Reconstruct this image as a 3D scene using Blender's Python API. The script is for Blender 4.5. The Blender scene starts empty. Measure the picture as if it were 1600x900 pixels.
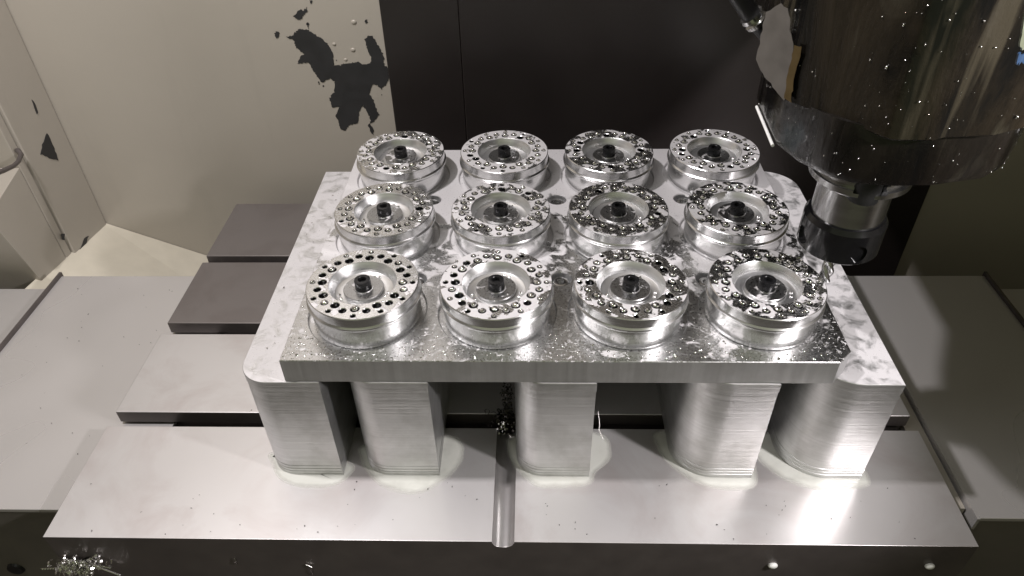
import bpy, bmesh, math, random
from mathutils import Vector, Matrix, noise
PI = math.pi
K = 0.001                      # everything below is written in millimetres
scene = bpy.context.scene
C = scene.collection
rnd = random.Random(7)

# ------------------------------------------------------------------ camera, light, exposure
cam_d = bpy.data.cameras.new('camera'); cam = bpy.data.objects.new('camera', cam_d); C.objects.link(cam)
cam_d.sensor_width = 36; cam_d.lens = 36 * 1123.49 / 1600
cam_d.clip_start = 0.01; cam_d.clip_end = 20
R_ = Vector((0.99958057, 0.02234722, -0.01841974)); U_ = Vector((-3.2e-05, 0.63689481, 0.77095071)); W_ = Vector((-0.02896004, 0.77062676, -0.6366284))
M = Matrix(((R_.x, U_.x, -W_.x, 86.506 * K), (R_.y, U_.y, -W_.y, -281.792 * K), (R_.z, U_.z, -W_.z, 228.968 * K), (0, 0, 0, 1)))
cam.matrix_world = M
cam_d.dof.use_dof = False
scene.camera = cam

world = bpy.data.worlds.new('World'); scene.world = world; world.use_nodes = True
bg = world.node_tree.nodes['Background']; bg.inputs[0].default_value = (0.88, 0.93, 0.55, 1); bg.inputs[1].default_value = 0.2

def aim(o, tgt):
    d = Vector(tgt) * K - o.location
    o.rotation_euler = d.to_track_quat('-Z', 'Y').to_euler()
def area(name, loc, tgt, sx, sy, power, col, spread=180):
    l = bpy.data.lights.new(name, 'AREA'); l.shape = 'RECTANGLE'; l.size = sx * K; l.size_y = sy * K
    l.energy = power; l.color = col; l.spread = math.radians(spread)
    o = bpy.data.objects.new(name, l); C.objects.link(o); o.location = Vector(loc) * K; aim(o, tgt); return o
def spot(name, loc, tgt, power, col, ang, blend, rad):
    l = bpy.data.lights.new(name, 'SPOT'); l.energy = power; l.color = col; l.spot_size = math.radians(ang); l.spot_blend = blend
    l.shadow_soft_size = rad * K
    o = bpy.data.objects.new(name, l); C.objects.link(o); o.location = Vector(loc) * K; aim(o, tgt); return o
area('work_lamp_left', (-200, -22, 580), (90, 30, -60), 30, 20, 4.1, (1.0, 0.95, 0.965))
spot('work_lamp_right', (430, -216, 245), (-120, 150, -40), 9.0, (1.0, 0.95, 0.965), 80, 0.35, 16)

area('glint_fill', (-110, -160, 600), (60, 70, -60), 260, 12, 0.9, (1.0, 0.98, 0.97))  # added unseen strip, gives the beads glints and a soft fill

vs = scene.view_settings
vs.view_transform = 'Standard'; vs.look = 'None'; vs.exposure = 0; vs.gamma = 1; vs.use_curve_mapping = False
scene.cycles.max_bounces = 8; scene.cycles.caustics_reflective = True
scene.cycles.sample_clamp_indirect = 6

# ------------------------------------------------------------------ materials
class NT:
    def __init__(s, name):
        s.m = bpy.data.materials.new(name); s.m.use_nodes = True; s.t = s.m.node_tree; s.n = s.t.nodes
        s.b = s.n['Principled BSDF']
    def node(s, t, **kw):
        n = s.n.new(t)
        for k, v in kw.items():
            if k.startswith('i_'):
                n.inputs[k[2:].replace('_', ' ')].default_value = v
            else: setattr(n, k, v)
        return n
    def link(s, a, b): s.t.links.new(a, b)
    def pos(s, scale=(1, 1, 1), off=(0, 0, 0)):
        g = s.node('ShaderNodeNewGeometry'); mp = s.node('ShaderNodeMapping')
        mp.inputs['Scale'].default_value = scale; mp.inputs['Location'].default_value = off
        s.link(g.outputs['Position'], mp.inputs['Vector']); return mp.outputs[0]
    def noise(s, vec, scale, detail=4, rough=0.55, dist=0.0):
        n = s.node('ShaderNodeTexNoise'); n.inputs['Scale'].default_value = scale; n.inputs['Detail'].default_value = detail
        n.inputs['Roughness'].default_value = rough; n.inputs['Distortion'].default_value = dist
        s.link(vec, n.inputs['Vector']); return n.outputs['Fac']
    def ramp(s, fac, *stops):
        r = s.node('ShaderNodeValToRGB'); e = r.color_ramp.elements
        while len(e) < len(stops): e.new(0.5)
        for el, (p, c) in zip(e, stops):
            el.position = p; el.color = (c, c, c, 1) if isinstance(c, (int, float)) else (*c, 1)
        s.link(fac, r.inputs[0]); return r.outputs[0]
    def mix(s, fac, a, b):
        m = s.node('ShaderNodeMix', data_type='RGBA')
        for sock, v in ((m.inputs[0], fac), (m.inputs[6], a), (m.inputs[7], b)):
            if isinstance(v, (int, float)): sock.default_value = v if sock.type == 'VALUE' else (v, v, v, 1)
            elif isinstance(v, tuple): sock.default_value = (*v, 1)
            else: s.link(v, sock)
        return m.outputs[2]
    def math(s, op, a, b=0.0):
        m = s.node('ShaderNodeMath', operation=op)
        for sock, v in ((m.inputs[0], a), (m.inputs[1], b)):
            if isinstance(v, (int, float)): sock.default_value = v
            else: s.link(v, sock)
        return m.outputs[0]
    def set(s, **kw):
        for k, v in kw.items():
            i = s.b.inputs[k.replace('_', ' ')]
            if isinstance(v, (int, float)): i.default_value = v
            elif isinstance(v, tuple): i.default_value = (*v, 1)
            else: s.link(v, i)
    def bump(s, h, dist, strength=1.0, normal=None):
        b = s.node('ShaderNodeBump'); b.inputs['Distance'].default_value = dist; b.inputs['Strength'].default_value = strength
        s.link(h, b.inputs['Height'])
        if normal: s.link(normal, b.inputs['Normal'])
        s.link(b.outputs[0], s.b.inputs['Normal']); return b.outputs[0]

def mat_plain(name, col, rough=0.4, metal=0.0, var=0.15, scale=120, coat=0.0):
    t = NT(name); n = t.noise(t.pos(), scale, 5)
    a = tuple(c * (1 - var) for c in col); b = tuple(min(1, c * (1 + var)) for c in col)
    t.set(Base_Color=t.mix(n, a, b), Roughness=t.ramp(n, (0.3, rough * 0.85), (0.7, min(1, rough * 1.2))), Metallic=metal, Coat_Weight=coat)
    return t.m

def mat_film_alu(name, sc=90, thr=0.5, soft=0.01, bare_rough=0.1, bare_col=0.66, film=(0.66, 0.645, 0.65), streak=None, grad=None, off=(0, 0, 0), turned=False, speck=False, per_object=False):
    """bare bright aluminium with a broken milky coolant film lying on it"""
    t = NT(name)
    v = t.pos(streak or (1, 1, 1), off)
    n = t.noise(v, sc, 7, 0.6, 0.6)
    if grad:                       # more film towards the given direction
        g = t.node('ShaderNodeNewGeometry'); d = t.node('ShaderNodeVectorMath', operation='DOT_PRODUCT'); t.link(g.outputs['Position'], d.inputs[0]); d.inputs[1].default_value = grad
        n = t.math('ADD', n, d.outputs['Value'])
    if per_object:
        oi = t.node('ShaderNodeObjectInfo'); sep = t.node('ShaderNodeSeparateColor'); t.link(oi.outputs['Color'], sep.inputs[0]); n = t.math('ADD', n, t.math('SUBTRACT', sep.outputs[0], 0.5))
    m = t.ramp(n, (thr - soft, 0.0), (thr + soft, 1.0))
    if speck:
        sk = t.ramp(t.noise(t.pos((1, 1, 1), (3, 3, 1)), 420, 3, 0.6, 0.8), (0.60, 0.0), (0.63, 1.0))
        wh = t.ramp(t.noise(t.pos((1, 1, 1), (1, 5, 2)), 40, 3), (0.40, 0.0), (0.56, 1.0))
        m = t.math('MAXIMUM', m, t.math('MULTIPLY', sk, wh))
    fine = t.noise(t.pos(), 900, 4)
    line = t.noise(t.pos((1, 30, 30)), 60, 3) if not turned else fine
    bare = t.mix(line, (bare_col * 0.86,) * 3, (bare_col * 1.08, bare_col * 1.08, bare_col * 1.07))
    tint = t.mix(t.noise(t.pos(), 14, 2), film, tuple(c * 0.86 for c in film))
    t.set(Base_Color=t.mix(m, bare, tint), Metallic=t.ramp(m, (0, 1.0), (1, 0.25)),
          Roughness=t.mix(m, t.ramp(fine, (0.3, bare_rough), (0.7, bare_rough * 1.7)), t.ramp(fine, (0.3, 0.26), (0.7, 0.36))))
    h = t.math('ADD', t.math('MULTIPLY', m, 0.55), t.math('MULTIPLY', fine, 0.06))
    t.bump(h, 0.00022, 0.8)
    return t.m

def mat_machined(name, axis='z', col=0.62, rough=0.28, amp=0.35, sc=40, dirt=0.25, metal=1.0):
    t = NT(name)
    s = {'z': (0.35, 0.35, 22), 'x': (22, 0.35, 0.35), 'y': (0.35, 22, 0.35)}[axis]
    l1 = t.noise(t.pos(s), sc, 5, 0.7); l2 = t.noise(t.pos(), 45, 5, 0.6)
    c1 = t.mix(l1, (col * 0.72,) * 3, (col * 1.14,) * 3)
    c2 = t.mix(t.ramp(l2, (0.42, 0.0), (0.68, dirt)), c1, (0.3, 0.3, 0.28))
    t.set(Base_Color=c2, Metallic=metal, Roughness=t.mix(l2, t.ramp(l1, (0.25, rough * 0.7), (0.75, rough * 1.5)), rough * 1.4))
    t.bump(l1, 0.00012, amp)
    return t.m

M_discside = mat_machined('turned aluminium', 'z', 0.82, 0.16, 0.3, 40, 0.08, 0.95)
M_disctop = mat_film_alu('drilled face with coolant film', 120, 0.50, 0.018, 0.19, 0.70, turned=True, per_object=True)
M_dish = mat_machined('turned dish aluminium', 'z', 0.80, 0.24, 0.2, 30, 0.05, 0.92)
M_washer = mat_film_alu('washer wet', 120, 0.62, 0.02, 0.24, 0.40, turned=True)
M_platetop = mat_film_alu('fixture plate top', 75, 0.60, 0.03, 0.23, 0.60, grad=(0.1, 2.0, 0), speck=True)
M_plateside = mat_machined('fixture plate side', 'x', 0.60, 0.32, 0.25, 12, 0.35, 0.85)
M_railtop = mat_film_alu('riser top', 110, 0.42, 0.10, 0.34, 0.66, off=(3, 1, 0))
M_railside = mat_machined('riser side milled', 'z', 0.68, 0.30, 1.0, 45, 0.5, 0.90)
M_holewall = mat_plain('wet shaded hole wall', (0.42, 0.42, 0.42), 0.14, 1.0, 0.2, 300)  # wet, and base colour darkened for the shade inside the holes
M_blackox = mat_plain('black oxide steel', (0.012, 0.012, 0.013), 0.28, 0.3, 0.3, 500)
M_socket = mat_plain('socket recess', (0.004, 0.004, 0.004), 0.5, 0.0)
M_steel = mat_machined('bright holder steel', 'z', 0.55, 0.16, 0.15, 20, 0.1)
M_nut = mat_plain('black collet nut', (0.005, 0.005, 0.0055), 0.16, 0.0, 0.4, 200, 0.2)
M_carbide = mat_plain('end mill steel', (0.5, 0.5, 0.5), 0.25, 1.0, 0.1, 300)
M_darkcast = mat_plain('dark machined cast iron', (0.12, 0.105, 0.10), 0.36, 0.4, 0.35, 60)
M_cream = mat_plain('cream ledge paint', (0.60, 0.56, 0.46), 0.45, 0.0, 0.12, 60)
M_white = mat_plain('white bead', (0.78, 0.78, 0.76), 0.3, 0.0)
M_chip = mat_plain('aluminium swarf', (0.78, 0.77, 0.75), 0.2, 1.0, 0.15, 900)
M_darkchip = mat_plain('dark oily swarf', (0.05, 0.045, 0.04), 0.25, 0.6, 0.4, 900)
M_rubber = mat_plain('black rubber hose', (0.007, 0.0065, 0.007), 0.5, 0.0)
M_bare = mat_plain('bare dark patch', (0.022, 0.022, 0.023), 0.5, 0.0, 0.4, 80)
M_black = mat_plain('black way cover', (0.0165, 0.0132, 0.0125), 0.36, 0.0, 0.45, 9)
M_blue = mat_plain('blue band', (0.01, 0.05, 0.13), 0.4)
M_label = mat_plain('pale green label', (0.16, 0.18, 0.11), 0.5)
M_oldpaint = mat_plain('worn grey paint', (0.105, 0.095, 0.085), 0.55, 0.0, 0.35, 140)
M_ochre = mat_plain('ochre primer', (0.07, 0.045, 0.013), 0.5, 0.0, 0.4, 140)

def mat_water():
    t = NT('coolant drop'); t.set(Base_Color=(0.99, 0.99, 1.0), Roughness=0.05, IOR=1.40, Transmission_Weight=1.0, Metallic=0.85); return t.m
M_drop = mat_water()
def mat_puddle():
    t = NT('milky coolant'); n = t.noise(t.pos(), 60, 3)
    g = t.node('ShaderNodeNewGeometry'); sx = t.node('ShaderNodeSeparateXYZ'); t.link(g.outputs['Position'], sx.inputs[0])
    hh = t.math('MULTIPLY', t.math('ADD', sx.outputs[2], 0.1105), 2000.0)
    hh = t.math('ADD', hh, t.math('MULTIPLY', t.math('SUBTRACT', n, 0.5), 0.9))
    t.set(Base_Color=t.mix(n, (0.62, 0.63, 0.57), (0.74, 0.745, 0.70)), Roughness=0.08, Coat_Weight=0.5, Alpha=t.ramp(hh, (0.0, 0.05), (0.9, 0.82))); return t.m
M_puddle = mat_puddle()

def mat_paint(name, col, rough=0.35, chips=True):
    t = NT(name); p = t.pos()
    big = t.noise(p, 5, 3); fine = t.noise(p, 260, 4)
    c = t.mix(big, tuple(x * 0.93 for x in col), tuple(min(1, x * 1.06) for x in col))
    sp = t.noise(t.pos((1, 1, 1), (7, 3, 2)), 42, 6, 0.7)
    c = t.mix(t.ramp(sp, (0.735, 0.0), (0.75, 0.85)), c, (0.12, 0.11, 0.10)) if chips else c
    run = t.noise(t.pos((1, 1, 0.12)), 38, 4, 0.6)
    c = t.mix(t.ramp(run, (0.58, 0.0), (0.8, 0.22)), c, tuple(x * 0.72 for x in col))
    t.set(Base_Color=c, Roughness=t.ramp(fine, (0.3, rough * 0.8), (0.7, rough * 1.3)), Coat_Weight=0.15)
    t.bump(t.math('ADD', t.math('MULTIPLY', fine, 0.25), t.math('MULTIPLY', t.noise(p, 30, 2), 1.0)), 0.0012, 0.25)
    return t.m
M_wall = mat_paint('beige machine paint', (0.40, 0.368, 0.315))
M_wallr = M_wall

def mat_table(name='ground table steel with coolant film', tone=1.0, metal=0.66, warm=(1, 1, 1)):
    t = NT(name); p = t.pos()
    big = t.noise(p, 7, 4, 0.5, 0.5); fine = t.noise(t.pos((0.5, 14, 1)), 80, 3); st = t.noise(t.pos((1, 1, 1), (2, 5, 0)), 18, 5, 0.6, 0.8)
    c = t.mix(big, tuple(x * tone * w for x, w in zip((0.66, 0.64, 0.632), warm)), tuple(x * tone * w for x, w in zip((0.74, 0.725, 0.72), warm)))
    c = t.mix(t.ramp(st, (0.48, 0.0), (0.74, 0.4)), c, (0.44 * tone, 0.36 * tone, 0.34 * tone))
    sp = t.noise(p, 150, 2, 0.5)
    c = t.mix(t.ramp(sp, (0.80, 0.0), (0.81, 0.8)), c, (0.15, 0.13, 0.12))
    t.set(Base_Color=c, Metallic=metal, Roughness=t.ramp(big, (0.3, 0.31), (0.7, 0.42)), Coat_Weight=0.12, Coat_Roughness=0.1)
    t.bump(fine, 0.00004, 0.25)
    return t.m
M_table = mat_table(); M_table_brown = mat_table('dark brown table steel', 0.30, 0.5, (1.03, 0.96, 0.93)); M_groove = mat_table('groove steel', 0.75, 0.85)  # rear two ribs get a darker, browner tone
def mat_cover():
    t = NT('way cover sheet steel'); p = t.pos()
    big = t.noise(p, 5, 3, 0.5, 0.6); fine = t.noise(t.pos((14, 0.6, 1)), 90, 3)
    c = t.mix(big, (0.54, 0.52, 0.505), (0.68, 0.66, 0.645))
    t.set(Base_Color=c, Metallic=0.5, Roughness=t.ramp(big, (0.3, 0.2), (0.7, 0.34)))
    t.bump(fine, 0.00003, 0.2); return t.m
M_cover = mat_cover()

def mat_head(k=1.0, nm='oily dark spindle head'):
    t = NT(nm); p = t.pos((1, 1, 0.22))
    a = t.noise(p, 34, 6, 0.65, 0.9); b = t.noise(t.pos((1, 1, 0.35), (4, 2, 1)), 22, 5, 0.7, 0.6); f = t.noise(t.pos(), 420, 4)
    c = t.mix(t.ramp(a, (0.40, 0.0), (0.62, 1.0)), (0.003, 0.003, 0.003), (0.016 * k, 0.011 * k, 0.004 * k + 0.001))
    sk = t.noise(t.pos((1, 1, 0.07), (2, 7, 1)), 75, 4, 0.55, 0.3)
    c = t.mix(t.ramp(b, (0.58, 0.0), (0.68, 0.8)), c, (0.045 * k, 0.04 * k, 0.027 * k))
    c = t.mix(t.ramp(sk, (0.56, 0.0), (0.62, 0.9)), c, (0.042 * k, 0.036 * k, 0.024 * k))  # vertical streaks put gloss reflections into the paint colour
    c = t.mix(t.ramp(t.noise(t.pos((1, 1, 0.5), (9, 1, 5)), 30, 4), (0.64, 0.0), (0.70, 0.8)), c, (0.008, 0.018, 0.022))
    t.set(Base_Color=c, Roughness=t.ramp(a, (0.35, 0.10), (0.65, 0.5)), Coat_Weight=0.35, Coat_Roughness=0.06, Specular_IOR_Level=0.4)
    t.bump(t.math('ADD', t.math('MULTIPLY', a, 1.0), t.math('MULTIPLY', f, 0.15)), 0.0018, 0.5); return t.m
M_head = mat_head()
M_skirt = mat_plain('oily grey skirt', (0.17, 0.155, 0.14), 0.4, 0.2, 0.3, 30)
M_headlow = mat_plain('dark wet housing', (0.004, 0.004, 0.005), 0.2, 0.0, 0.5, 60, 0.0)
M_headlow.node_tree.nodes['Principled BSDF'].inputs['Specular IOR Level'].default_value = 0.28

# ------------------------------------------------------------------ mesh helpers (millimetres in, metres out)
def finish(name, bm, mat, parent=None, loc=(0, 0, 0), smooth=None, bevel=0, keep_mm=False):
    me = bpy.data.meshes.new(name)
    bmesh.ops.recalc_face_normals(bm, faces=bm.faces)
    bmesh.ops.scale(bm, vec=(K, K, K), verts=bm.verts)
    bm.to_mesh(me); bm.free()
    for m in (mat if isinstance(mat, (list, tuple)) else [mat]): me.materials.append(m)
    return place(name, me, parent, loc, smooth, bevel)
def place(name, me, parent=None, loc=(0, 0, 0), smooth=None, bevel=0):
    o = bpy.data.objects.new(name, me); C.objects.link(o); o.location = Vector(loc) * K
    if parent: o.parent = parent
    if smooth is not None: shade(o, smooth)
    if bevel:
        md = o.modifiers.new('bevel', 'BEVEL'); md.width = bevel * K; md.segments = 2; md.limit_method = 'ANGLE'; md.angle_limit = math.radians(40)
        md.harden_normals = True
        for p in me.polygons: p.use_smooth = True
        me.set_sharp_from_angle(angle=math.radians(35))
    return o
def shade(o, deg):
    me = o.data
    for p in me.polygons: p.use_smooth = True
    me.set_sharp_from_angle(angle=math.radians(deg))
def empty(name, loc, label, cat, group=None):
    o = bpy.data.objects.new(name, None); C.objects.link(o); o.location = Vector(loc) * K; o.empty_display_size = 0.01
    o['label'] = label; o['category'] = cat
    if group: o['group'] = group
    return o
def tag(o, label=None, cat=None, group=None, kind=None):
    for k, v in (('label', label), ('category', cat), ('group', group), ('kind', kind)):
        if v: o[k] = v
    return o
def box(bm, x0, x1, y0, y1, z0, z1):
    v = [bm.verts.new((x, y, z)) for z in (z0, z1) for y in (y0, y1) for x in (x0, x1)]
    for f in ((0, 1, 3, 2), (4, 6, 7, 5), (0, 4, 5, 1), (1, 5, 7, 3), (3, 7, 6, 2), (2, 6, 4, 0)): bm.faces.new([v[i] for i in f])
def prism(bm, pts, z0, z1, levels=None, mi=0):
    """vertical prism over outline pts; levels = [(z, inset scale about centroid)...]"""
    lv = levels or [(z0, 0.0), (z1, 0.0)]
    n = len(pts); rings = []
    # outward normals for offsetting
    offs = []
    area2 = sum(pts[i][0] * pts[(i + 1) % n][1] - pts[(i + 1) % n][0] * pts[i][1] for i in range(n)); sg = 1 if area2 > 0 else -1
    for i in range(n):
        a, b, c = Vector(pts[i - 1]), Vector(pts[i]), Vector(pts[(i + 1) % n])
        e1 = (b - a).normalized(); e2 = (c - b).normalized()
        n1 = Vector((e1.y, -e1.x)) * sg; n2 = Vector((e2.y, -e2.x)) * sg; m = (n1 + n2)
        m = m.normalized() / max(0.5, m.normalized().dot(n1)); offs.append(m)
    for z, o in lv: rings.append([bm.verts.new((p[0] + q.x * o, p[1] + q.y * o, z)) for p, q in zip(pts, offs)])
    for a, b in zip(rings, rings[1:]):
        for i in range(n): bm.faces.new((a[i], a[(i + 1) % n], b[(i + 1) % n], b[i]))
    f0 = bm.faces.new(list(reversed(rings[0]))); f1 = bm.faces.new(rings[-1]); return f0, f1
def lathe(bm, prof, seg=96, c=(0, 0), close=False):
    """prof: list of (r, z); r=0 makes a pole"""
    rings = []
    for r, z in prof:
        if r < 1e-6: rings.append([bm.verts.new((c[0], c[1], z))])
        else: rings.append([bm.verts.new((c[0] + r * math.cos(2 * PI * i / seg), c[1] + r * math.sin(2 * PI * i / seg), z)) for i in range(seg)])
    pairs = list(zip(rings, rings[1:]))
    if close: pairs.append((rings[-1], rings[0]))
    for a, b in pairs:
        if len(a) == 1 and len(b) == 1: continue
        for i in range(seg):
            j = (i + 1) % seg
            if len(a) == 1: bm.faces.new((a[0], b[i], b[j]))
            elif len(b) == 1: bm.faces.new((a[i], a[j], b[0]))
            else: bm.faces.new((a[i], a[j], b[j], b[i]))
def tube(bm, pts, r, seg=12, caps=True):
    pts = [Vector(p) for p in pts]; rings = []; up = Vector((0, 0, 1))
    for i, p in enumerate(pts):
        d = (pts[min(i + 1, len(pts) - 1)] - pts[max(i - 1, 0)]).normalized()
        s = d.cross(up); s = s.normalized() if s.length > 1e-3 else Vector((1, 0, 0)); t = s.cross(d)
        rr = r[i] if isinstance(r, (list, tuple)) else r
        rings.append([bm.verts.new(p + (s * math.cos(2 * PI * k / seg) + t * math.sin(2 * PI * k / seg)) * rr) for k in range(seg)])
    for a, b in zip(rings, rings[1:]):
        for k in range(seg): bm.faces.new((a[k], a[(k + 1) % seg], b[(k + 1) % seg], b[k]))
    if caps: bm.faces.new(list(reversed(rings[0]))); bm.faces.new(rings[-1])
def to_obj_mm(bm, name='tmp'):
    bmesh.ops.recalc_face_normals(bm, faces=bm.faces)
    me = bpy.data.meshes.new(name); bm.to_mesh(me); bm.free(); o = bpy.data.objects.new(name, me); C.objects.link(o); return o
def boolean(bm_a, bm_list):
    """A minus each cutter, in millimetres; returns a bmesh"""
    a = to_obj_mm(bm_a); cut = []
    for b in bm_list:
        o = to_obj_mm(b); cut.append(o); md = a.modifiers.new('b', 'BOOLEAN'); md.operation = 'DIFFERENCE'; md.solver = 'EXACT'; md.object = o
    dg = bpy.context.evaluated_depsgraph_get(); dg.update()
    me = bpy.data.meshes.new_from_object(a.evaluated_get(dg)); bm = bmesh.new(); bm.from_mesh(me); bpy.data.meshes.remove(me)
    for o in cut + [a]:
        d = o.data; bpy.data.objects.remove(o); bpy.data.meshes.remove(d)
    return bm
def arc(cx, cy, r, a0, a1, n):
    return [(cx + r * math.cos(math.radians(a0 + (a1 - a0) * i / n)), cy + r * math.sin(math.radians(a0 + (a1 - a0) * i / n))) for i in range(n + 1)]

# ------------------------------------------------------------------ enclosure (setting)
def struct(name, bm, mat, **kw):
    o = finish(name, bm, mat, **kw); o['kind'] = 'structure'; return o
YB = 270
bm = bmesh.new(); box(bm, -330, 700, YB, YB + 8, -330, 620); back_wall = struct('back_wall', bm, M_wall)
# left side wall: a vertical strip beside the corner, then a recessed bay with a step
bm = bmesh.new(); box(bm, -335, -314, 214, YB - 0.5, -300, 620); lw = struct('left_wall', bm, M_wall, bevel=1.2)
bm = bmesh.new(); box(bm, -640, -316, 205, 213, -300, 620); struct('left_wall_return', bm, M_wall, bevel=0.8)
bm = bmesh.new(); box(bm, -640, -316, 152, 204, -300, -62)
for v in bm.verts:
    if v.co.z < -200 and v.co.y < 160: v.co.y = 203  # foot set back so the overhanging front face turns darker
    if v.co.z > -100 and v.co.y > 160: v.co.z = -50
struct('left_wall_step', bm, M_wall, bevel=1.5)
bm = bmesh.new(); box(bm, -648, -640, -700, 213, -300, 620); struct('far_left_wall', bm, M_wall)
bm = bmesh.new(); box(bm, 700, 708, -700, YB + 8, -330, 620); struct('right_wall', bm, M_wall)
bm = bmesh.new(); box(bm, -648, 708, -500, YB + 8, 621, 629); struct('machine_roof', bm, M_wall)
# sloping cream ledge at the foot of the back wall
bm = bmesh.new()
v = [bm.verts.new(p) for p in ((-320, YB - .5, -145), (-60, YB - .5, -262), (-60, 150, -262), (-320, 150, -130.5), (-320, YB - .5, -300), (-60, YB - .5, -300), (-60, 150, -300), (-320, 150, -300))]
for f in ((0, 1, 2, 3), (4, 7, 6, 5), (3, 2, 6, 7), (0, 3, 7, 4), (1, 0, 4, 5), (2, 1, 5, 6)): bm.faces.new([v[i] for i in f])
struct('chip_ledge', bm, M_cream)
bm = bmesh.new(); box(bm, -640, 700, -700, YB, -330, -300); struct('machine_floor', bm, M_darkcast)

# peeled paint on the back wall, traced as ragged flakes 0.4 mm deep
def ragged(pts, amp, step, seed):
    out = []; r = random.Random(seed)
    for i in range(len(pts)):
        a = Vector(pts[i]); b = Vector(pts[(i + 1) % len(pts)]); n = max(1, int((b - a).length / step))
        for k in range(n):
            p = a.lerp(b, k / n); out.append((p.x + r.uniform(-amp, amp), p.y + r.uniform(-amp, amp)))
    return out
def pxw(u, v, Y):            # where the sight line through photo point (u, v) meets the plane y = Y
    d = W_ + R_ * ((u - 800) / 1123.49) - U_ * ((v - 450) / 1123.49); t = (Y + 281.792) / d.y
    return (86.506 + d.x * t, 228.968 + d.z * t)
def wall_flake(pts, seed, amp=0.5, step=2.0, Y=YB):
    amp *= 1.15; step *= 0.45
    bm = bmesh.new(); q = ragged([pxw(420 + a / 3.914, b / 3.914, Y) for a, b in pts], amp, step, seed)
    vs_ = [bm.verts.new((x, Y - 0.35, z)) for x, z in q]; f = bm.faces.new(vs_)
    r = bmesh.ops.extrude_face_region(bm, geom=[f]); bmesh.ops.translate(bm, vec=(0, 0.3, 0), verts=[e for e in r['geom'] if isinstance(e, bmesh.types.BMVert)])
    bmesh.ops.triangulate(bm, faces=bm.faces)
    o = finish('bare_patch', bm, M_bare, back_wall); return o
wall_flake([(110,225),(145,215),(185,175),(235,180),(270,205),(325,235),(355,265),(385,310),(395,350),(400,400),(440,400),(445,390),(500,385),(550,378),(570,395),(620,390),(625,350),(600,290),(585,245),(605,215),(640,225),(660,265),(690,310),(705,350),(705,395),(735,425),(735,480),(715,520),(685,545),(660,515),(630,520),(615,570),(640,610),(655,660),(675,700),(640,745),(618,760),(640,790),(640,825),(625,805),(608,768),(625,735),(600,680),(575,640),(550,690),(545,750),(490,765),(470,800),(440,790),(425,745),(410,710),(430,655),(385,655),(370,600),(400,560),(405,500),(380,480),(325,505),(300,470),(265,420),(240,380),(180,390),(190,350),(215,330),(170,290),(150,240),(125,240)], 1)
wall_flake([(148,100),(165,85),(185,58),(215,62),(230,45),(235,75),(210,95),(190,122),(165,112)], 2, 0.6, 1.5)
wall_flake([(35,205),(50,190),(66,200),(60,225),(48,238),(40,222)], 3, 0.4, 1.5)
wall_flake([(250,0),(266,0),(262,22),(254,18)], 4, 0.3, 1.5)
fr = random.Random(9)
for i in range(26):          # small satellite flakes round the big one
    cx, cy = fr.choice([(150, 215), (400, 380), (600, 560), (700, 560), (390, 640), (650, 760), (560, 700), (740, 400), (230, 130), (330, 520), (470, 390), (620, 230)])
    cx += fr.gauss(0, 22); cy += fr.gauss(0, 22); q = fr.uniform(2.5, 9); nn = 7
    wall_flake([(cx + q * fr.uniform(.5, 1.2) * math.cos(2 * PI * k / nn), cy + q * fr.uniform(.5, 1.3) * math.sin(2 * PI * k / nn)) for k in range(nn)], 40 + i, 0.15, 2, YB + 0.08)
wall_flake([(587,125),(600,120),(604,135),(592,142)], 5, 0.3, 1.5)
# raised paint blisters
for (a, b, r_) in ((520, 135, 2.2), (400, 270, 1.6), (515, 305, 2.0), (470, 365, 1.5)):
    x, z = pxw(420 + a / 3.914, b / 3.914, YB); bm = bmesh.new(); bmesh.ops.create_uvsphere(bm, u_segments=12, v_segments=8, radius=r_)
    bmesh.ops.scale(bm, vec=(1, .45, .8), verts=bm.verts); bmesh.ops.translate(bm, vec=(x, YB, z), verts=bm.verts); finish('paint_blister', bm, M_wall, back_wall, smooth=180)
# chip on the left wall strip (plane x = -314)
def pxx(u, v, X=-314):
    d = W_ + R_ * ((u - 800) / 1123.49) - U_ * ((v - 450) / 1123.49); t = (X - 86.506) / d.x
    return (-281.792 + d.y * t, 228.968 + d.z * t)
def side_flake(pts, seed, mat=M_bare):
    bm = bmesh.new(); q = ragged([pxx(a, b) for a, b in pts], 0.5, 2.5, seed)
    f = bm.faces.new([bm.verts.new((-313.6, y, z)) for y, z in q]); r = bmesh.ops.extrude_face_region(bm, geom=[f])
    bmesh.ops.translate(bm, vec=(-0.35, 0, 0), verts=[e for e in r['geom'] if isinstance(e, bmesh.types.BMVert)]); bmesh.ops.triangulate(bm, faces=bm.faces)
    finish('bare_patch', bm, mat, lw)
side_flake([(66, 226), (73, 207), (82, 226), (91, 250), (80, 248), (63, 241)], 1)
side_flake([(49, 157), (52, 157), (59, 176), (57, 178)], 2)
side_flake([(132, 372), (138, 368), (134, 382), (122, 394), (128, 382)], 3)
side_flake([(112, 414), (124, 410), (132, 418), (124, 426), (114, 420)], 4)
side_flake([(95, 366), (101, 366), (100, 376), (96, 374)], 5)

# black telescopic cover in front of the column
cov = empty('column_cover', (200, 262, -290), 'tall black sheet metal cover filling the middle of the back wall behind the discs', 'machine cover')
def cpanel(x0, x1, y0, y1):
    bm = bmesh.new(); box(bm, x0 - 200, x1 - 200, y0 - 262, y1 - 262, 0, 545); finish('cover_panel', bm, M_black, cov, bevel=0.8)
cpanel(-28, 31, 263.4, 269.5); cpanel(31.2, 431, 262.6, 269.5)

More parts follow.
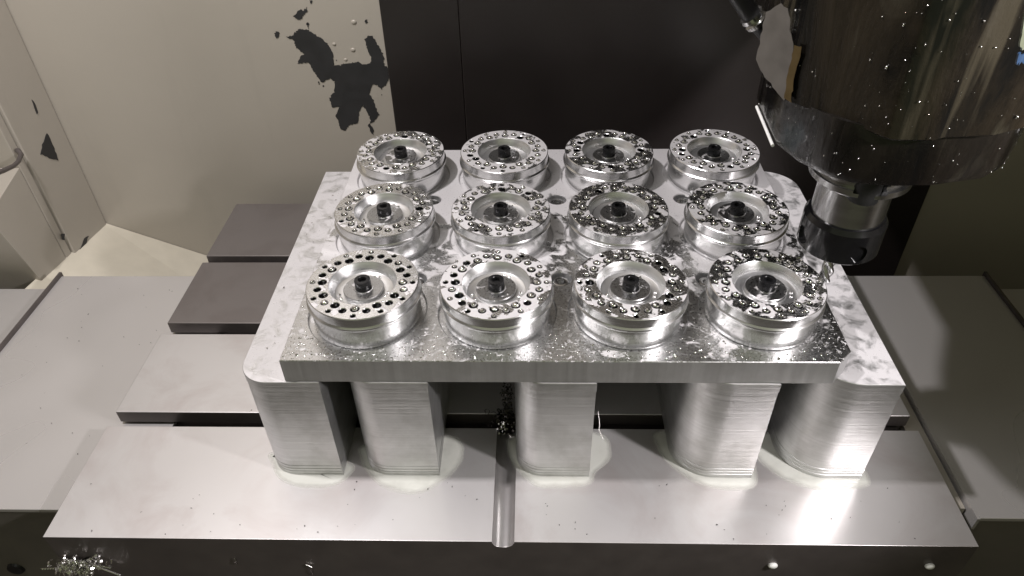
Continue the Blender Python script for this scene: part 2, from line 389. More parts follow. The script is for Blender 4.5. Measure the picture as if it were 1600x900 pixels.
# ------------------------------------------------------------------ way covers (sheet steel left and right of the table)
def sheet(name, x0, x1, label):
    t = empty(name, ((x0 + x1) / 2, 50, -134), label, 'way cover', 'sheet steel way covers beside the table')
    cx = (x0 + x1) / 2
    bm = bmesh.new(); box(bm, x0 - cx, x1 - cx, -104, 108, 9, 12); finish('top_sheet', bm, M_cover, t, bevel=0.5)
    bm = bmesh.new(); box(bm, x0 - cx, x1 - cx, -102, -100, -166, 8.5); finish('front_skirt', bm, M_skirt, t)
    s = -1 if x0 < 0 else 1; xe = (x0 if s < 0 else x1) - cx
    bm = bmesh.new(); box(bm, min(xe, xe + s * 2), max(xe, xe + s * 2), -104, 110, 4, 14.5); finish('edge_strip', bm, M_darkcast, t)
    bm = bmesh.new(); box(bm, min(xe + s * 8, xe + s * 170), max(xe + s * 8, xe + s * 170), -180, 96, 2, 8.5); finish('outer_sheet', bm, M_cover, t)
    return t
cl = sheet('way_cover', -289, -140, 'smooth grey sheet steel cover on the left of the table, brightly lit')
cr = sheet('way_cover', 330, 433, 'sheet steel cover right of the table, mostly in dark shade')
bm = bmesh.new(); box(bm, -0.8, 0.8, -105, 108, 3, 12.6); finish('folded_edge', bm, M_cover, cr, loc=(330 - 381.5 - 1, 0, 0))
bm = bmesh.new(); lathe(bm, [(0, 0), (5.5, 0), (4.8, 1.5), (0, 1.6)], 20); bmesh.ops.rotate(bm, matrix=Matrix.Rotation(PI / 2, 3, 'X'), verts=bm.verts)
finish('dark_hole', bm, M_socket, cl, loc=(-239 + 214.5, -102, -190 + 134))  # black disc stands in for the darkness of a hole

# ------------------------------------------------------------------ milling table with T slots
tb = empty('milling_table', (70.5, 84, -160), 'large ground steel milling table with T slots under the riser blocks', 'milling table')
X0, X1 = -173, 314
def rib(y0, y1, front=False, key=False, top=None):
    bm = bmesh.new(); zt = 49.5
    lo = -150 if front else 30
    ox, oy = 70.5, 84
    if not key:
        # T shaped cross section in (y,z), extruded along x
        sec = [(y0, zt), (y0, zt - 9.5), (y0 + 4, zt - 9.5), (y0 + 4, lo), (y1 - 4, lo), (y1 - 4, zt - 9.5), (y1, zt - 9.5), (y1, zt)]
        a = [bm.verts.new((X0 - ox, y - oy, z)) for y, z in sec]; b = [bm.verts.new((X1 - ox, y - oy, z)) for y, z in sec]
        n = len(sec); bm.faces.new(a); bm.faces.new(list(reversed(b)))
        for i in range(n): bm.faces.new((a[i], b[i], b[(i + 1) % n], a[(i + 1) % n]))
    else:
        # cross section in (x,z) with a round bottomed keyway, extruded along y
        kx0, kx1 = 65.2, 76.8; kc = (kx0 + kx1) / 2
        g = [(kx0, zt)] + [(kx0 + 0.1, zt - 1.6)] + [(kc + 5.2 * math.cos(a), zt - 1.9 - 3.4 * math.sin(a)) for a in [PI - PI * i / 12 for i in range(13)]] + [(kx1 - 0.1, zt - 1.6), (kx1, zt)]
        sec = [(X0, lo), (X0, zt)] + g + [(X1, zt), (X1, lo)]
        a = [bm.verts.new((x - ox, y0 - oy, z)) for x, z in sec]; b = [bm.verts.new((x - ox, y1 - oy, z)) for x, z in sec]
        n = len(sec); bm.faces.new(a); bm.faces.new(list(reversed(b)))
        for i in range(n): bm.faces.new((a[i], b[i], b[(i + 1) % n], a[(i + 1) % n]))
    bmesh.ops.recalc_face_normals(bm, faces=bm.faces)
    for f in bm.faces:
        f.material_index = 0 if f.normal.z > 0.05 else 1
        if key and abs(f.normal.x) > 0.01 and f.calc_center_median().z > 40 and abs(f.calc_center_median().x) < 10: f.material_index = 2
        if key and f.normal.z > 0.5 and f.calc_center_median().z < 48.5: f.material_index = 2
    return finish('table_rib', bm, [top or M_table, M_darkcast, M_groove], tb, bevel=0.7)
rib(-78, -3, True, True); rib(8, 79); rib(90, 161, top=M_table_brown); rib(169, 245, top=M_table_brown)
bm = bmesh.new(); box(bm, X0 - 70.5 + 6, X1 - 70.5 - 6, -80, 155, -40, 29.5); finish('table_body', bm, M_darkcast, tb)
bm = bmesh.new(); box(bm, X1 - 70.5 + 2, 330 - 70.5 - 3, -130, 155, 20, 35); finish('end_gutter', bm, M_wall, tb)
for x, z in ((213.7, -129.8), (295.2, -128.7)):
    bm = bmesh.new(); bmesh.ops.create_uvsphere(bm, u_segments=16, v_segments=10, radius=2.6); bmesh.ops.scale(bm, vec=(1, .6, .8), verts=bm.verts)
    finish('white_plug', bm, M_white, tb, loc=(x - 70.5, -78 - 84 - 0.6, z + 160), smooth=180)

# ------------------------------------------------------------------ riser blocks
ZR0, ZR1 = -110.5, -34
def riser(x0, x1, y0, y1, rf, rb, label):
    cx = (x0 + x1) / 2; cy = (y0 + y1) / 2
    t = empty('riser_block', (cx, cy, ZR0), label, 'riser block', 'aluminium riser blocks under the fixture plate')
    w = (x1 - x0) / 2; h = (y1 - y0) / 2
    pts = [(w, -h)] + arc(w - rb, h - rb, rb, 0, 90, 14) + [(-w, h)] + arc(-w + rf, -h + rf, rf, 180, 270, 18)
    H = ZR1 - ZR0
    bm = bmesh.new()
    lv = [(0.0, 0.0), (1.5, 0.0), (1.65, -.14), (1.9, -.14), (2.05, 0.06), (3.5, 0.06), (3.65, -.16), (3.95, -.16), (4.1, 0.0), (5.9, 0.03), (6.05, -.18), (6.4, -.18), (6.55, 0.12), (8.4, 0.12), (8.55, -.1), (8.8, -.1), (8.95, 0.0), (H - 6, 0.0), (H - 5.7, 0.22), (H - 0.3, 0.22), (H, 0.0)]
    f0, f1 = prism(bm, pts, 0, H, lv); bmesh.ops.recalc_face_normals(bm, faces=bm.faces)
    for f in bm.faces: f.material_index = 1 if f.normal.z > 0.9 and f is f1 else 0
    finish('block_body', bm, [M_railside, M_railtop], t, smooth=30)
    return t
riser(-62.5, -20.5, -37.5, 168, 15, 12, 'far left riser block, its rounded corner and mottled top jutting past the plate')
riser(-9, 34, -37.5, 166, 15, 12, 'narrow riser block second from the left with a bright edge beside dark gap')
riser(77, 118, -37.5, 166, 15, 12, 'middle riser block standing just right of the table keyway')
riser(165, 208, -37.5, 166, 22, 14, 'riser block second from the right with dark bands round its foot')
riser(226, 268, -37.5, 166, 24, 22, 'far right riser block with wet glistening face and pale top corner')

# ------------------------------------------------------------------ fixture plate
PX0, PX1, PY0, PY1, PZ0, PZ1 = -37, 240.5, -37.2, 172, -33.9, -19
plate = empty('fixture_plate', (101.8, 67.4, PZ0), 'thick aluminium fixture plate carrying twelve drilled discs in three rows', 'fixture plate')
ox, oy = 101.8, 67.4
ch = 7.6
pts = [(PX0, PY0), (PX1 - ch, PY0), (PX1, PY0 + ch), (PX1, PY1 - 14), (PX1 - 14, PY1), (PX0 + 3, PY1), (PX0, PY1 - 3)]
bm = bmesh.new(); prism(bm, [(x - ox, y - oy) for x, y in pts], 0, 0, [(0, -0.3), (0.3, 0.0), (14.55, 0.0), (14.9, -0.35)])
cut = []
P = 67.9
for r in range(3):
    c = bmesh.new()
    for k in range(4): lathe(c, [(0, 13.2), (30.6, 13.2), (30.6, 14.2), (31.1, 14.9), (31.1, 18), (0, 18)], 72, (k * P - ox, r * P - oy))
    cut.append(c)
HOLES = [(x, y) for y in (26.5, 107) for x in (22, 101.8, 181.6)]
c = bmesh.new()
for x, y in HOLES: lathe(c, [(0, 8.0), (6.0, 8.0), (6.0, 14.2), (6.6, 15.2), (6.6, 18), (0, 18)], 32, (x - ox, y - oy))
lathe(c, [(0, 9), (1.2, 9), (1.2, 18), (0, 18)], 12, (100.5 - ox, 86 - oy)); cut.append(c)
bm = boolean(bm, cut)
bmesh.ops.recalc_face_normals(bm, faces=bm.faces)
for f in bm.faces: f.material_index = 0 if f.normal.z > 0.5 else 1
finish('plate_body', bm, [M_platetop, M_plateside], plate, smooth=25)
def cap_screw(bm, r, h, rs, depth):
    lathe(bm, [(rs, h - depth), (rs, h - 0.25), (rs + 0.2, h), (r - 0.5, h), (r - 0.15, h - 0.12), (r, h - 0.5), (r, 0), (0, 0)], 40)
    f = [e for e in bm.verts if abs(e.co.z - (h - depth)) < 1e-6]; bmesh.ops.contextual_create(bm, geom=f)
sm = None
for x, y in HOLES:
    if sm is None:
        bm = bmesh.new(); cap_screw(bm, 4.3, 5.0, 2.0, 2.2); o = finish('cap_screw', bm, M_steel, plate, (x - ox, y - oy, 8.0), smooth=35); sm = o.data
    else: place('cap_screw', sm, plate, (x - ox, y - oy, 8.0))

# ------------------------------------------------------------------ drilled discs
RT, RL, RBODY = 28.5, 29.35, 27.9
prof = [(10.9, 15.2), (10.9, 14.8), (14.2, 14.8), (15.0, 15.2), (17.0, 20.1), (17.35, 20.5), (28.1, 20.5), (28.5, 20.1), (28.5, 15.2), (28.9, 14.7), (29.35, 14.3), (29.35, 13.5), (28.9, 13.0), (27.9, 11.7), (27.9, 0.6), (27.5, 0.0), (0, 0), ]
bm = bmesh.new()
lathe(bm, [(0, 15.2)] + prof, 128)
c1 = bmesh.new(); HO = []
for i in range(12):
    a = PI / 6 * i
    HO.append((20.6 * math.cos(a), 20.6 * math.sin(a), 2.15)); HO.append((25.6 * math.cos(a), 25.6 * math.sin(a), 1.25))
    a += PI / 12; HO.append((22.6 * math.cos(a), 22.6 * math.sin(a), 1.8))
FL = [(12.6 * math.cos(math.radians(a)), 12.6 * math.sin(math.radians(a)), 0.8) for a in (196, 212, 338, 352, 60, 75)]
for x, y, r in HO: lathe(c1, [(0, 11.5), (r, 12.5), (r, 20.15), (r + 0.42, 20.62), (r + 0.42, 22), (0, 22)], 20, (x, y))
for x, y, r in FL: lathe(c1, [(0, 11.5), (r, 12.5), (r, 15.5), (0, 15.5)], 12, (x, y))
bm = boolean(bm, [c1])
bmesh.ops.recalc_face_normals(bm, faces=bm.faces)
for f in bm.faces:
    cc = f.calc_center_median(); rr = math.hypot(cc.x, cc.y)
    f.material_index = 1 if (f.normal.z > 0.9 and cc.z > 20) else (2 if rr < 17.3 else 0)
    if rr < 10.95 and f.normal.z > 0.9: f.material_index = 2
    if 17.6 < rr < 27.8 and 10 < cc.z < 20.2: f.material_index = 3
    if rr < 14.0 and 10 < cc.z < 14.7: f.material_index = 3
body_me = None; washer_me = None; screw_me = None; sock_me = None
def bead_mesh(seed, amount):
    r0 = random.Random(seed); bm = bmesh.new()
    for x, y, r in HO:
        if r0.random() > amount: continue
        h = r * r0.uniform(0.35, 0.8); rr = r * r0.uniform(0.66, 0.86)
        lathe(bm, [(0, 20.62 - 2.2), (rr * 0.8, 20.62 - 1.7), (rr, 20.1), (rr, 20.4), (rr * 0.93, 20.62 + h * 0.42), (rr * 0.72, 20.62 + h * 0.76), (rr * 0.4, 20.62 + h * 0.95), (0, 20.62 + h)], 14, (x + r0.uniform(-.1, .1), y + r * 0.12))
    for x, y, r in FL:
        lathe(bm, [(0, 14.6), (r * 1.2, 14.85), (r * 0.9, 15.5), (0, 15.9)], 10, (x, y))
    for k in range(int(26 * amount)):       # loose drops on the face
        a = r0.uniform(0, 2 * PI); q = r0.uniform(18, 28); r = r0.uniform(0.25, 0.6)
        lathe(bm, [(0, 20.45), (r, 20.52), (r * .75, 20.5 + r * .5), (0, 20.5 + r * .7)], 8, (q * math.cos(a), q * math.sin(a)))
    return bm
ROW = ['front row', 'middle row', 'back row']; COLN = ['leftmost', 'second from the left', 'third from the left', 'rightmost']
LAB = {(0, 0): 'leftmost drilled disc of the front row, empty dark holes and mostly dry grey face', (1, 0): 'second disc from the left in the front row, white coolant film over its back rim',
 (2, 0): 'third disc from the left in the front row, holes beaded with coolant', (3, 0): 'rightmost disc of the front row, being cut by the end mill',
 (0, 1): 'leftmost disc of the middle row, tall black screw over a clean washer', (1, 1): 'second disc from the left in the middle row, beside the counterbored hole',
 (2, 1): 'third disc from the left in the middle row, dark washer round its screw', (3, 1): 'rightmost disc of the middle row, just left of the collet nut',
 (0, 2): 'leftmost disc of the back row, in front of the peeled paint', (1, 2): 'second disc from the left in the back row, milky film on its washer',
 (2, 2): 'third disc from the left in the back row, darker face against the black cover', (3, 2): 'rightmost disc of the back row, pale film and few open holes'}
AM = {(0, 0): 0.3, (1, 0): 0.75, (2, 0): 0.8, (3, 0): 1.0, (0, 1): 0.9, (1, 1): 0.95, (2, 1): 0.9, (3, 1): 1, (0, 2): 0.95, (1, 2): 0.85, (2, 2): 0.85, (3, 2): 0.8}
ZB = -20.5
FILM = {(0, 0): .42, (1, 0): .53, (2, 0): .47, (3, 0): .48, (0, 1): .44, (1, 1): .53, (2, 1): .47, (3, 1): .51, (0, 2): .50, (1, 2): .59, (2, 2): .49, (3, 2): .61}
for r in range(3):
    for k in range(4):
        t = empty('drilled_disc', (k * P, r * P, ZB), LAB[(k, r)], 'drilled disc', 'drilled aluminium discs on the fixture plate')
        if body_me is None:
            bo = finish('disc_body', bm, [M_discside, M_disctop, M_dish, M_holewall], t, smooth=30); body_me = bo.data
            b2 = bmesh.new(); lathe(b2, [(0, 0), (10.3, 0), (10.3, 1.5), (10.0, 1.8), (5.0, 1.8), (4.8, 2.15), (4.3, 2.15), (4.25, 1.7), (0, 1.7)], 72); washer_me = finish('washer', b2, M_washer, t, (0, 0, 15.22), smooth=30).data
            b3 = bmesh.new(); cap_screw(b3, 4.15, 5.4, 2.1, 2.6); sc_o = finish('cap_screw', b3, M_blackox, t, (0, 0, 17.05), smooth=35); screw_me = sc_o.data
            b4 = bmesh.new(); prism(b4, [(1.95 * math.cos(PI / 3 * i), 1.95 * math.sin(PI / 3 * i)) for i in range(6)], 0, 0.3); so = finish('hex_socket', b4, M_socket, sc_o, (0, 0, 2.82)); sock_me = so.data
        else:
            bo = place('disc_body', body_me, t); place('washer', washer_me, t, (0, 0, 15.22)); s = place('cap_screw', screw_me, t, (0, 0, 17.05)); place('hex_socket', sock_me, s, (0, 0, 2.82))
        bo.color = (FILM[(k, r)], 0.5, 0.5, 1)
        o = finish('coolant_beads', bead_mesh(100 + r * 4 + k, AM[(k, r)]), M_drop, t, smooth=60); o['kind'] = 'stuff'

# ------------------------------------------------------------------ tool holder, collet nut and end mill
AX, AY = 236.6, 10
th = empty('tool_holder', (AX, AY, -7), 'steel collet chuck tool holder with black nut and end mill hanging from the spindle', 'tool holder')
zo = 7
bm = bmesh.new(); lathe(bm, [(0, 34 + zo), (15.8, 34 + zo), (16.5, 35 + zo), (16.5, 53 + zo), (18, 55 + zo), (0, 55 + zo)], 72); finish('holder_body', bm, M_steel, th, smooth=30)
bm = bmesh.new(); lathe(bm, [(0, 55 + zo), (21, 55 + zo), (22.3, 56.2 + zo), (22.3, 59 + zo), (20.5, 60.2 + zo), (20.5, 61.4 + zo), (22.3, 62.6 + zo), (22.3, 64.4 + zo), (21, 65.4 + zo), (0, 65.4 + zo)], 72)
c = bmesh.new(); lathe(c, [(0, 54.0), (7.5, 54.0), (7.5, 80), (0, 80)], 32, (-3.5, -23)); bmesh.ops.translate(c, vec=(0, 0, zo + 4), verts=c.verts)
bm = boolean(bm, [c]); finish('flange', bm, M_steel, th, smooth=30)
bm = bmesh.new(); lathe(bm, [(0, 60), (6.6, 60), (6.6, 78), (0, 78)], 24, (-3.5, -16)); finish('notch_dark', bm, M_socket, th, smooth=30)  # black plug added for the dark hollow of the flange notch
bm = bmesh.new(); lathe(bm, [(0, 18.5 + zo), (6.5, 18.5 + zo), (10, 17 + zo), (18.2, 17 + zo), (19, 17.8 + zo), (19, 33.2 + zo), (17.6, 35.6 + zo), (16.7, 36 + zo), (0, 36 + zo)], 96)
c = bmesh.new()
for i in range(4):
    q = bmesh.new(); lathe(q, [(0, -2.2), (4.6, -2.2), (4.6, 3), (0, 3)], 24)
    bmesh.ops.rotate(q, matrix=Matrix.Rotation(PI / 2, 3, 'Y'), verts=q.verts); bmesh.ops.translate(q, vec=(19.4, 0, 23.5 + zo), verts=q.verts)
    bmesh.ops.rotate(q, matrix=Matrix.Rotation(math.radians(-84 + 90 * i), 3, 'Z'), verts=q.verts)
    me = bpy.data.meshes.new('q'); q.to_mesh(me); q.free(); c.from_mesh(me); bpy.data.meshes.remove(me)
bm = boolean(bm, [c]); finish('collet_nut', bm, M_nut, th, smooth=30)
bm = bmesh.new(); rings = []; N = 40
for i in range(N + 1):
    z = zo + 20 - (26.0) * i / N; tw = 2.6 * max(0, i - 12) / N * 2 * PI / 2.2; fl = min(1, max(0, (i - 10) / 3)); ring = []
    for j in range(24):
        a = 2 * PI * j / 24; rr = 3.2 - fl * 1.15 * (0.5 - 0.5 * math.cos(3 * a)) ** 1.5
        ring.append(bm.verts.new((rr * math.cos(a + tw), rr * math.sin(a + tw), z)))
    rings.append(ring)
for a, b in zip(rings, rings[1:]):
    for j in range(24): bm.faces.new((a[j], a[(j + 1) % 24], b[(j + 1) % 24], b[j]))
bm.faces.new(rings[0]); bm.faces.new(rings[-1]); finish('end_mill', bm, M_carbide, th, smooth=40)

# ------------------------------------------------------------------ spindle head
sh = empty('spindle_head', (240, 30, 84), 'big dark oily spindle head with dirty paint and reflection streaks in its colour hanging over the right of the plate', 'spindle head')
def outl(pts): return [(x - 240, y - 30) for x, y in pts]
low = [(215, 255), (206, 62), (193, 38), (187, 24), (185.6, -14), (190.5, -29), (198, -40), (207, -46), (222, -48), (236, -47.5), (256, -43), (266, -36), (275, -25), (292, -3), (300, 15), (303, 40), (303, 255)]
bm = bmesh.new(); prism(bm, outl(low), 0, 0, [(0.0, -4), (0.6, -1.0), (3.5, 0.0), (24, 0.0)]); finish('lower_housing', bm, mat_head(0.45, 'dark wet lower housing'), sh, smooth=38)
up = [(213, 258), (203, 55), (188, 24), (182.5, 0), (183.5, -21), (195, -34), (203, -42), (209, -50.5), (212, -53), (226, -53.5), (230, -51.5), (248, -50), (262, -44), (276, -33), (297, -8), (309, 15), (311, 258)]
bm = bmesh.new(); prism(bm, outl(up), 0, 0, [(22, -1.2), (23, 0), (60, 0.3), (120, 0.8), (400, 1.0)]); finish('upper_housing', bm, M_head, sh, smooth=38)
bm = bmesh.new(); lathe(bm, [(0, -12), (18, -12), (18, 2), (0, 2)], 48, (AX - 240, AY - 30)); finish('spindle_nose', bm, M_nut, sh, smooth=30)
# bright worn edge strip at the left foot of the housing
bm = bmesh.new(); tube(bm, [(187.2 - 240, 22 - 30, -0.2), (185.2 - 240, -14 - 30, -0.2)], 0.7, 8); finish('worn_edge', bm, M_white, sh, smooth=60)
# remnants of the paint: a grey facet on the left chamfer and its ochre margin
def face_patch(px, z_lo, edge_a, edge_b, name, mat, off, seed):
    """ragged patch on the vertical facet through edge_a-edge_b, from photo points"""
    a = Vector((*edge_a, 0)); b = Vector((*edge_b, 0)); d = (b - a).normalized(); n = Vector((d.y, -d.x, 0))
    if n.dot(Vector((86, -281, 0)) - a) < 0: n = -n
    cam_p = Vector((86.506, -281.792, 228.968)); q = []
    for u, v in px:
        ry = W_ + R_ * ((u - 800) / 1123.49) - U_ * ((v - 450) / 1123.49); t = (a - cam_p).dot(n) / ry.dot(n); w = cam_p + ry * t
        q.append(((w - a).dot(d), w.z))
    q = ragged(q, 0.35, 1.6, seed); bm = bmesh.new()
    vs_ = [bm.verts.new(a + d * s + n * off + Vector((0, 0, z))) for s, z in q]; f = bm.faces.new(vs_)
    r = bmesh.ops.extrude_face_region(bm, geom=[f]); bmesh.ops.translate(bm, vec=n * -0.25, verts=[e for e in r['geom'] if isinstance(e, bmesh.types.BMVert)])
    bmesh.ops.triangulate(bm, faces=bm.faces); bmesh.ops.translate(bm, vec=(-240, -30, -84), verts=bm.verts)
    finish(name, bm, mat, sh)
face_patch([(1199, 18), (1222, 5), (1234, 14), (1237, 45), (1243, 68), (1236, 110), (1231, 150), (1226, 156), (1190, 108), (1184, 92), (1190, 60)], 0, (183.5, -21), (195, -34), 'paint_remnant', M_oldpaint, 0.9, 11)
face_patch([(1243, 70), (1256, 72), (1250, 95), (1243, 125), (1237, 160), (1228, 152), (1232, 118)], 0, (195, -34), (203, -42), 'primer_patch', M_ochre, 1.0, 12)
face_patch([(1580, 82), (1606, 78), (1606, 95), (1576, 97)], 0, (276, -33), (297, -8), 'blue_stripe', M_blue, 1.1, 13)
face_patch([(1590, -5), (1612, -5), (1612, 74), (1582, 74)], 0, (276, -33), (297, -8), 'pale_label', M_label, 1.1, 14)
# slanting rib on the right flank
bm = bmesh.new(); tube(bm, [(286 - 240, -22 - 30, 4), (297 - 240, -12 - 30, 18), (312 - 240, 6 - 30, 40), (318 - 240, 14 - 30, 60)], 3.2, 12); finish('flank_pipe', bm, M_headlow, sh, smooth=60)
# specks of chip and coolant stuck on the head
bm = bmesh.new(); r0 = random.Random(5)
segs = [(up[i], up[i + 1]) for i in range(1, 13)]
for i in range(190):
    (a, b) = r0.choice(segs); f = r0.random(); x = a[0] + (b[0] - a[0]) * f; y = a[1] + (b[1] - a[1]) * f; z = r0.uniform(24, 110)
    d = Vector((b[0] - a[0], b[1] - a[1], 0)).normalized(); n = Vector((d.y, -d.x, 0)); s = r0.uniform(0.08, 0.3) * (2 if r0.random() < .08 else 1)
    m = Matrix.Translation(Vector((x - 240, y - 30, z)) + n * 0.7) @ Matrix.Diagonal((s, s, s * r0.uniform(.8, 1.8), 1)); bmesh.ops.create_icosphere(bm, subdivisions=1, radius=1, matrix=m)
segs = [(low[i], low[i + 1]) for i in range(3, 15)]
for i in range(70):
    (a, b) = r0.choice(segs); f = r0.random(); x = a[0] + (b[0] - a[0]) * f; y = a[1] + (b[1] - a[1]) * f
    z = r0.uniform(3, 21) if r0.random() < .6 else r0.uniform(1.5, 4); s = r0.uniform(0.08, 0.28)
    d = Vector((b[0] - a[0], b[1] - a[1], 0)).normalized(); n = Vector((d.y, -d.x, 0))
    m = Matrix.Translation(Vector((x - 240, y - 30, z)) + n * 0.1) @ Matrix.Diagonal((s, s, s * r0.uniform(.8, 2.2), 1)); bmesh.ops.create_icosphere(bm, subdivisions=1, radius=1, matrix=m)
o = finish('stuck_chips', bm, M_chip, sh, smooth=180); o['kind'] = 'stuff'
# hose at the top
hz = empty('coolant_hose', (181, 22, 116), 'black coolant hose with a metal ferrule at the left of the spindle head', 'hose')
bm = bmesh.new(); tube(bm, [(-26, 0, 32), (-15, 0, 21.5), (-8, 0, 13.3), (-4, 0, 8.6)], 3.9, 20); finish('rubber_tube', bm, M_rubber, hz, smooth=50)
bm = bmesh.new(); tube(bm, [(-4.2, 0, 8.9), (-3.2, 0, 7.8), (-2.6, 0, 7.2), (-2.0, 0, 6.6), (-0.8, 0, 5.3)], [4.9, 5.2, 4.4, 5.2, 4.9], 24); finish('ferrule', bm, M_steel, hz, smooth=50)
bm = bmesh.new(); tube(bm, [(-1, 0, 5.5), (7, 3, -2.5)], 3.6, 20); finish('hose_stub', bm, M_rubber, hz, smooth=50)

# ------------------------------------------------------------------ coolant puddles round the feet
def puddle(pts, seed, label, z=-110.5, hgt=0.9):
    r0 = random.Random(seed); n = len(pts); P2 = []
    for i in range(n):      # Catmull-Rom smoothing
        p0, p1, p2, p3 = (Vector(pts[(i + k - 1) % n]) for k in range(4))
        for s in range(6):
            t = s / 6; P2.append(0.5 * ((2 * p1) + (-p0 + p2) * t + (2 * p0 - 5 * p1 + 4 * p2 - p3) * t * t + (-p0 + 3 * p1 - 3 * p2 + p3) * t ** 3))
    bm = bmesh.new(); prism(bm, [(p.x, p.y) for p in P2], 0, 0, [(z + 0.02, 0.6), (z + 0.10 * hgt, 0), (z + 0.25 * hgt, -1.0), (z + 0.42 * hgt, -2.2), (z + 0.52 * hgt, -3.4)])
    o = finish('coolant_puddle', bm, M_puddle, smooth=70); tag(o, label, 'puddle', 'milky coolant puddles round the riser blocks', 'stuff')
puddle([(-66, -22), (-63, -31), (-55, -41), (-42, -45.5), (-28, -45), (-19, -40), (-17, -30), (-40, -24)], 1, 'milky coolant puddle round the foot of the far left riser block')
puddle([(-13, -16), (-13, -26), (-7, -36), (3, -45), (15, -49), (27, -48), (35, -42), (41, -36), (46, -24), (42, -10), (20, -8)], 2, 'milky coolant puddle round the foot of the second riser block')
puddle([(73, -10), (73, -24), (79, -35), (89, -43.5), (104, -44.5), (118, -42), (122, -34), (131, -24), (130, -10), (120, -4.5), (100, -4.5)], 3, 'milky coolant puddle round the foot of the middle riser block')
puddle([(158, -6), (160, -20), (168, -33), (180, -42), (195, -45), (208, -43), (212, -34), (210, -20), (190, -10), (170, -4.5)], 4, 'milky coolant puddle round the foot of the second riser block from the right')
puddle([(215, -8), (214, -22), (222, -34), (234, -42), (250, -45), (268, -43), (273, -38), (270, -24), (240, -12), (226, -5)], 5, 'milky coolant puddle round the foot of the far right riser block')
# fine drops on the plate, table and riser tops
bm = bmesh.new(); r0 = random.Random(21); cnt = 0
def drop(bm, x, y, z, r): lathe(bm, [(0, z - .05), (r, z), (r * .8, z + r * .45), (r * .4, z + r * .68), (0, z + r * .75)], 8, (x, y))
while cnt < 620:
    x = r0.uniform(PX0 + 1, PX1 - 3); y = PY0 + 1 + abs(r0.gauss(0, 0.28)) * 60
    if y > 100 or min(math.hypot(x - k * P, y - q * P) for k in range(4) for q in range(3)) < 32.3: continue
    drop(bm, x, y, PZ1, min(0.9, 0.16 + abs(r0.gauss(0, 0.2)))); cnt += 1
o = finish('coolant_droplets', bm, M_drop, smooth=60); tag(o, 'tiny clear coolant droplets spattered over the front of the fixture plate', 'droplets', kind='stuff')

# ------------------------------------------------------------------ swarf
def curl(bm, p, d, n, r, w, th=0.12, turns=2.0, rs=None):
    p = Vector(p); d = Vector(d).normalized(); s = d.cross(Vector((0.3, 0.2, 1))).normalized(); t = s.cross(d); prev = None
    for i in range(n + 1):
        a = turns * 2 * PI * i / n; c = p + d * (w * 1.6 * turns * i / n) + (s * math.cos(a) + t * math.sin(a)) * r
        e1 = c + d * w * .5; e2 = c - d * w * .5; q = [bm.verts.new(e1), bm.verts.new(e2)]
        if prev: bm.faces.new((prev[0], prev[1], q[1], q[0]))
        prev = q
def clump(bm, c, rad, n, r0, flat=1.0, rr=(0.5, 1.6)):
    for i in range(n):
        v = Vector((r0.gauss(0, 1) * rad[0], r0.gauss(0, 1) * rad[1], r0.gauss(0, 1) * rad[2])) * .5
        curl(bm, Vector(c) + v, (r0.uniform(-1, 1), r0.uniform(-1, 1), r0.uniform(-1, 1)), 10, r0.uniform(*rr), r0.uniform(.4, 1.1), turns=r0.uniform(.4, 1.6))
r0 = random.Random(3)
bm = bmesh.new(); clump(bm, (0, 0, -2), (12, 3, 6), 230, r0, rr=(.6, 1.9))
for a, b in (((-4, 0, -3), (-21, -1, -3)), ((5, 0, 2), (19, -2, 1)), ((8, 0, 0), (19, 0, -10))):
    A, B = Vector(a), Vector(b)
    for i in range(12):
        p = A.lerp(B, i / 12); curl(bm, p, B - A, 8, .45, .8, turns=1.3)
o = finish('swarf_clump', bm, M_chip, loc=(-161, -81.5, -132)); tag(o, 'bright tangled clump of aluminium swarf on the table edge at lower left', 'swarf')
bm = bmesh.new(); clump(bm, (0, 0, 0), (7, 6, 7), 120, r0, rr=(.8, 2.2)); clump(bm, (2, 6, 14), (4, 4, 10), 50, r0)
o = finish('swarf_clump', bm, M_darkchip, loc=(70, 3, -111)); tag(o, 'dark oily swarf clump in the slot at the far end of the keyway', 'swarf')
bm = bmesh.new(); clump(bm, (0, 0, 0), (4, 4, 6), 26, r0, rr=(.3, .8))
o = finish('swarf_clump', bm, M_chip, loc=(68, -3, -111)); tag(o, 'small bright swarf strand beside the dark clump at the keyway', 'swarf')
def strand(pts, r, label, mat=M_chip):
    bm = bmesh.new(); tube(bm, pts, r, 6); tag(finish('swarf_strand', bm, mat, smooth=60), label, 'swarf')
strand([(-75, -78.6, -128), (-74, -79, -130), (-75.3, -79, -132), (-74.6, -78.6, -134)], .35, 'tiny pale chip stuck on the dark front face of the table, left of centre')
strand([(-37, -78.6, -134), (-34, -79, -136), (-35.5, -79, -140), (-35, -78.6, -144)], .35, 'curly chip hanging on the dark front face of the table near the bottom edge')
strand([(119.6, -39.6, -52), (121, -40, -62), (120.8, -40, -66), (123.5, -40, -74)], .18, 'hair thin metal strand hanging beside the middle riser block')
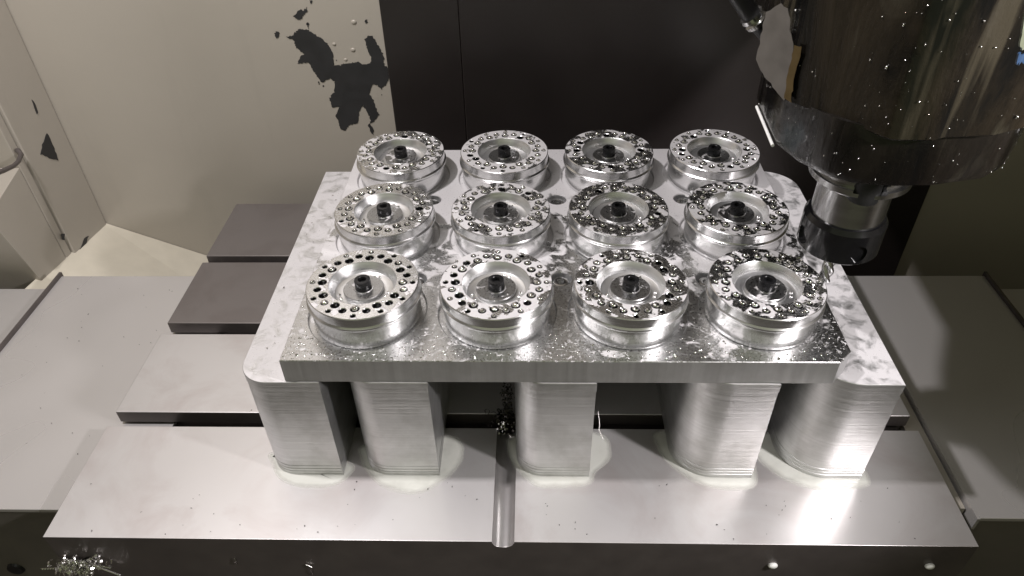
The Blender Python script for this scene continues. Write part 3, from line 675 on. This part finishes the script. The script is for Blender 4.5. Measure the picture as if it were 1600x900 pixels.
# chips scattered on the milled floor behind the discs and on the disc being cut
bm = bmesh.new()
for i in range(70):
    a = r0.uniform(-1.0, 1.0); q = r0.uniform(17, 27.5); z = 0.6
    curl(bm, (3 * P + q * math.cos(a), q * math.sin(a), z), (r0.uniform(-1, 1), r0.uniform(-1, 1), .2), 7, r0.uniform(.3, .8), r0.uniform(.3, .8), turns=r0.uniform(.5, 1.2))
o = finish('fresh_chips', bm, M_chip); tag(o, 'fresh bright chips lying round the end mill on the disc being cut', 'chips', kind='stuff')

bm = bmesh.new()
for i in range(90):
    if r0.random() < .6: x, y, z = r0.uniform(-170, 312), r0.uniform(-76, -40), -110.3
    else: x, y, z = r0.uniform(-285, -178), r0.uniform(-48, 150), -121.8
    curl(bm, (x, y, z), (r0.uniform(-1, 1), r0.uniform(-1, 1), .1), 5, r0.uniform(.15, .5), r0.uniform(.15, .5), turns=r0.uniform(.3, .8))
o = finish('scattered_chips', bm, M_darkchip); tag(o, 'tiny dark chips scattered over the table front and left way cover', 'chips', kind='stuff')

# bent latch handle on the far left bay
bm = bmesh.new(); tube(bm, [(-313.5, 208, -37), (-309, 204, -38.5), (-306, 194, -39), (-303, 184, -37), (-301, 170, -33), (-299, 155, -28)], [2.2, 1.8, 1.7, 1.7, 1.8, 1.8], 10)
o = finish('latch_handle', bm, M_darkcast, smooth=60); tag(o, 'small bent grey latch handle on the wall at the far left edge', 'handle')

bm = bmesh.new()
for i in range(60):
    x, y, z = (r0.uniform(-58, -39), r0.uniform(-25, 160), -33.8) if r0.random() < .3 else (r0.uniform(-30, 235), r0.uniform(-35, 100), -18.8)
    if z > -20 and min(math.hypot(x - k * P, y - q * P) for k in range(4) for q in range(3)) < 32.5: continue
    curl(bm, (x, y, z), (r0.uniform(-1, 1), r0.uniform(-1, 1), .1), 8, r0.uniform(.3, .9), r0.uniform(.2, .6), turns=r0.uniform(.5, 1.4))
o = finish('loose_chips', bm, M_chip); tag(o, 'loose bright curled chips lying on the fixture plate between the discs', 'chips', kind='stuff')
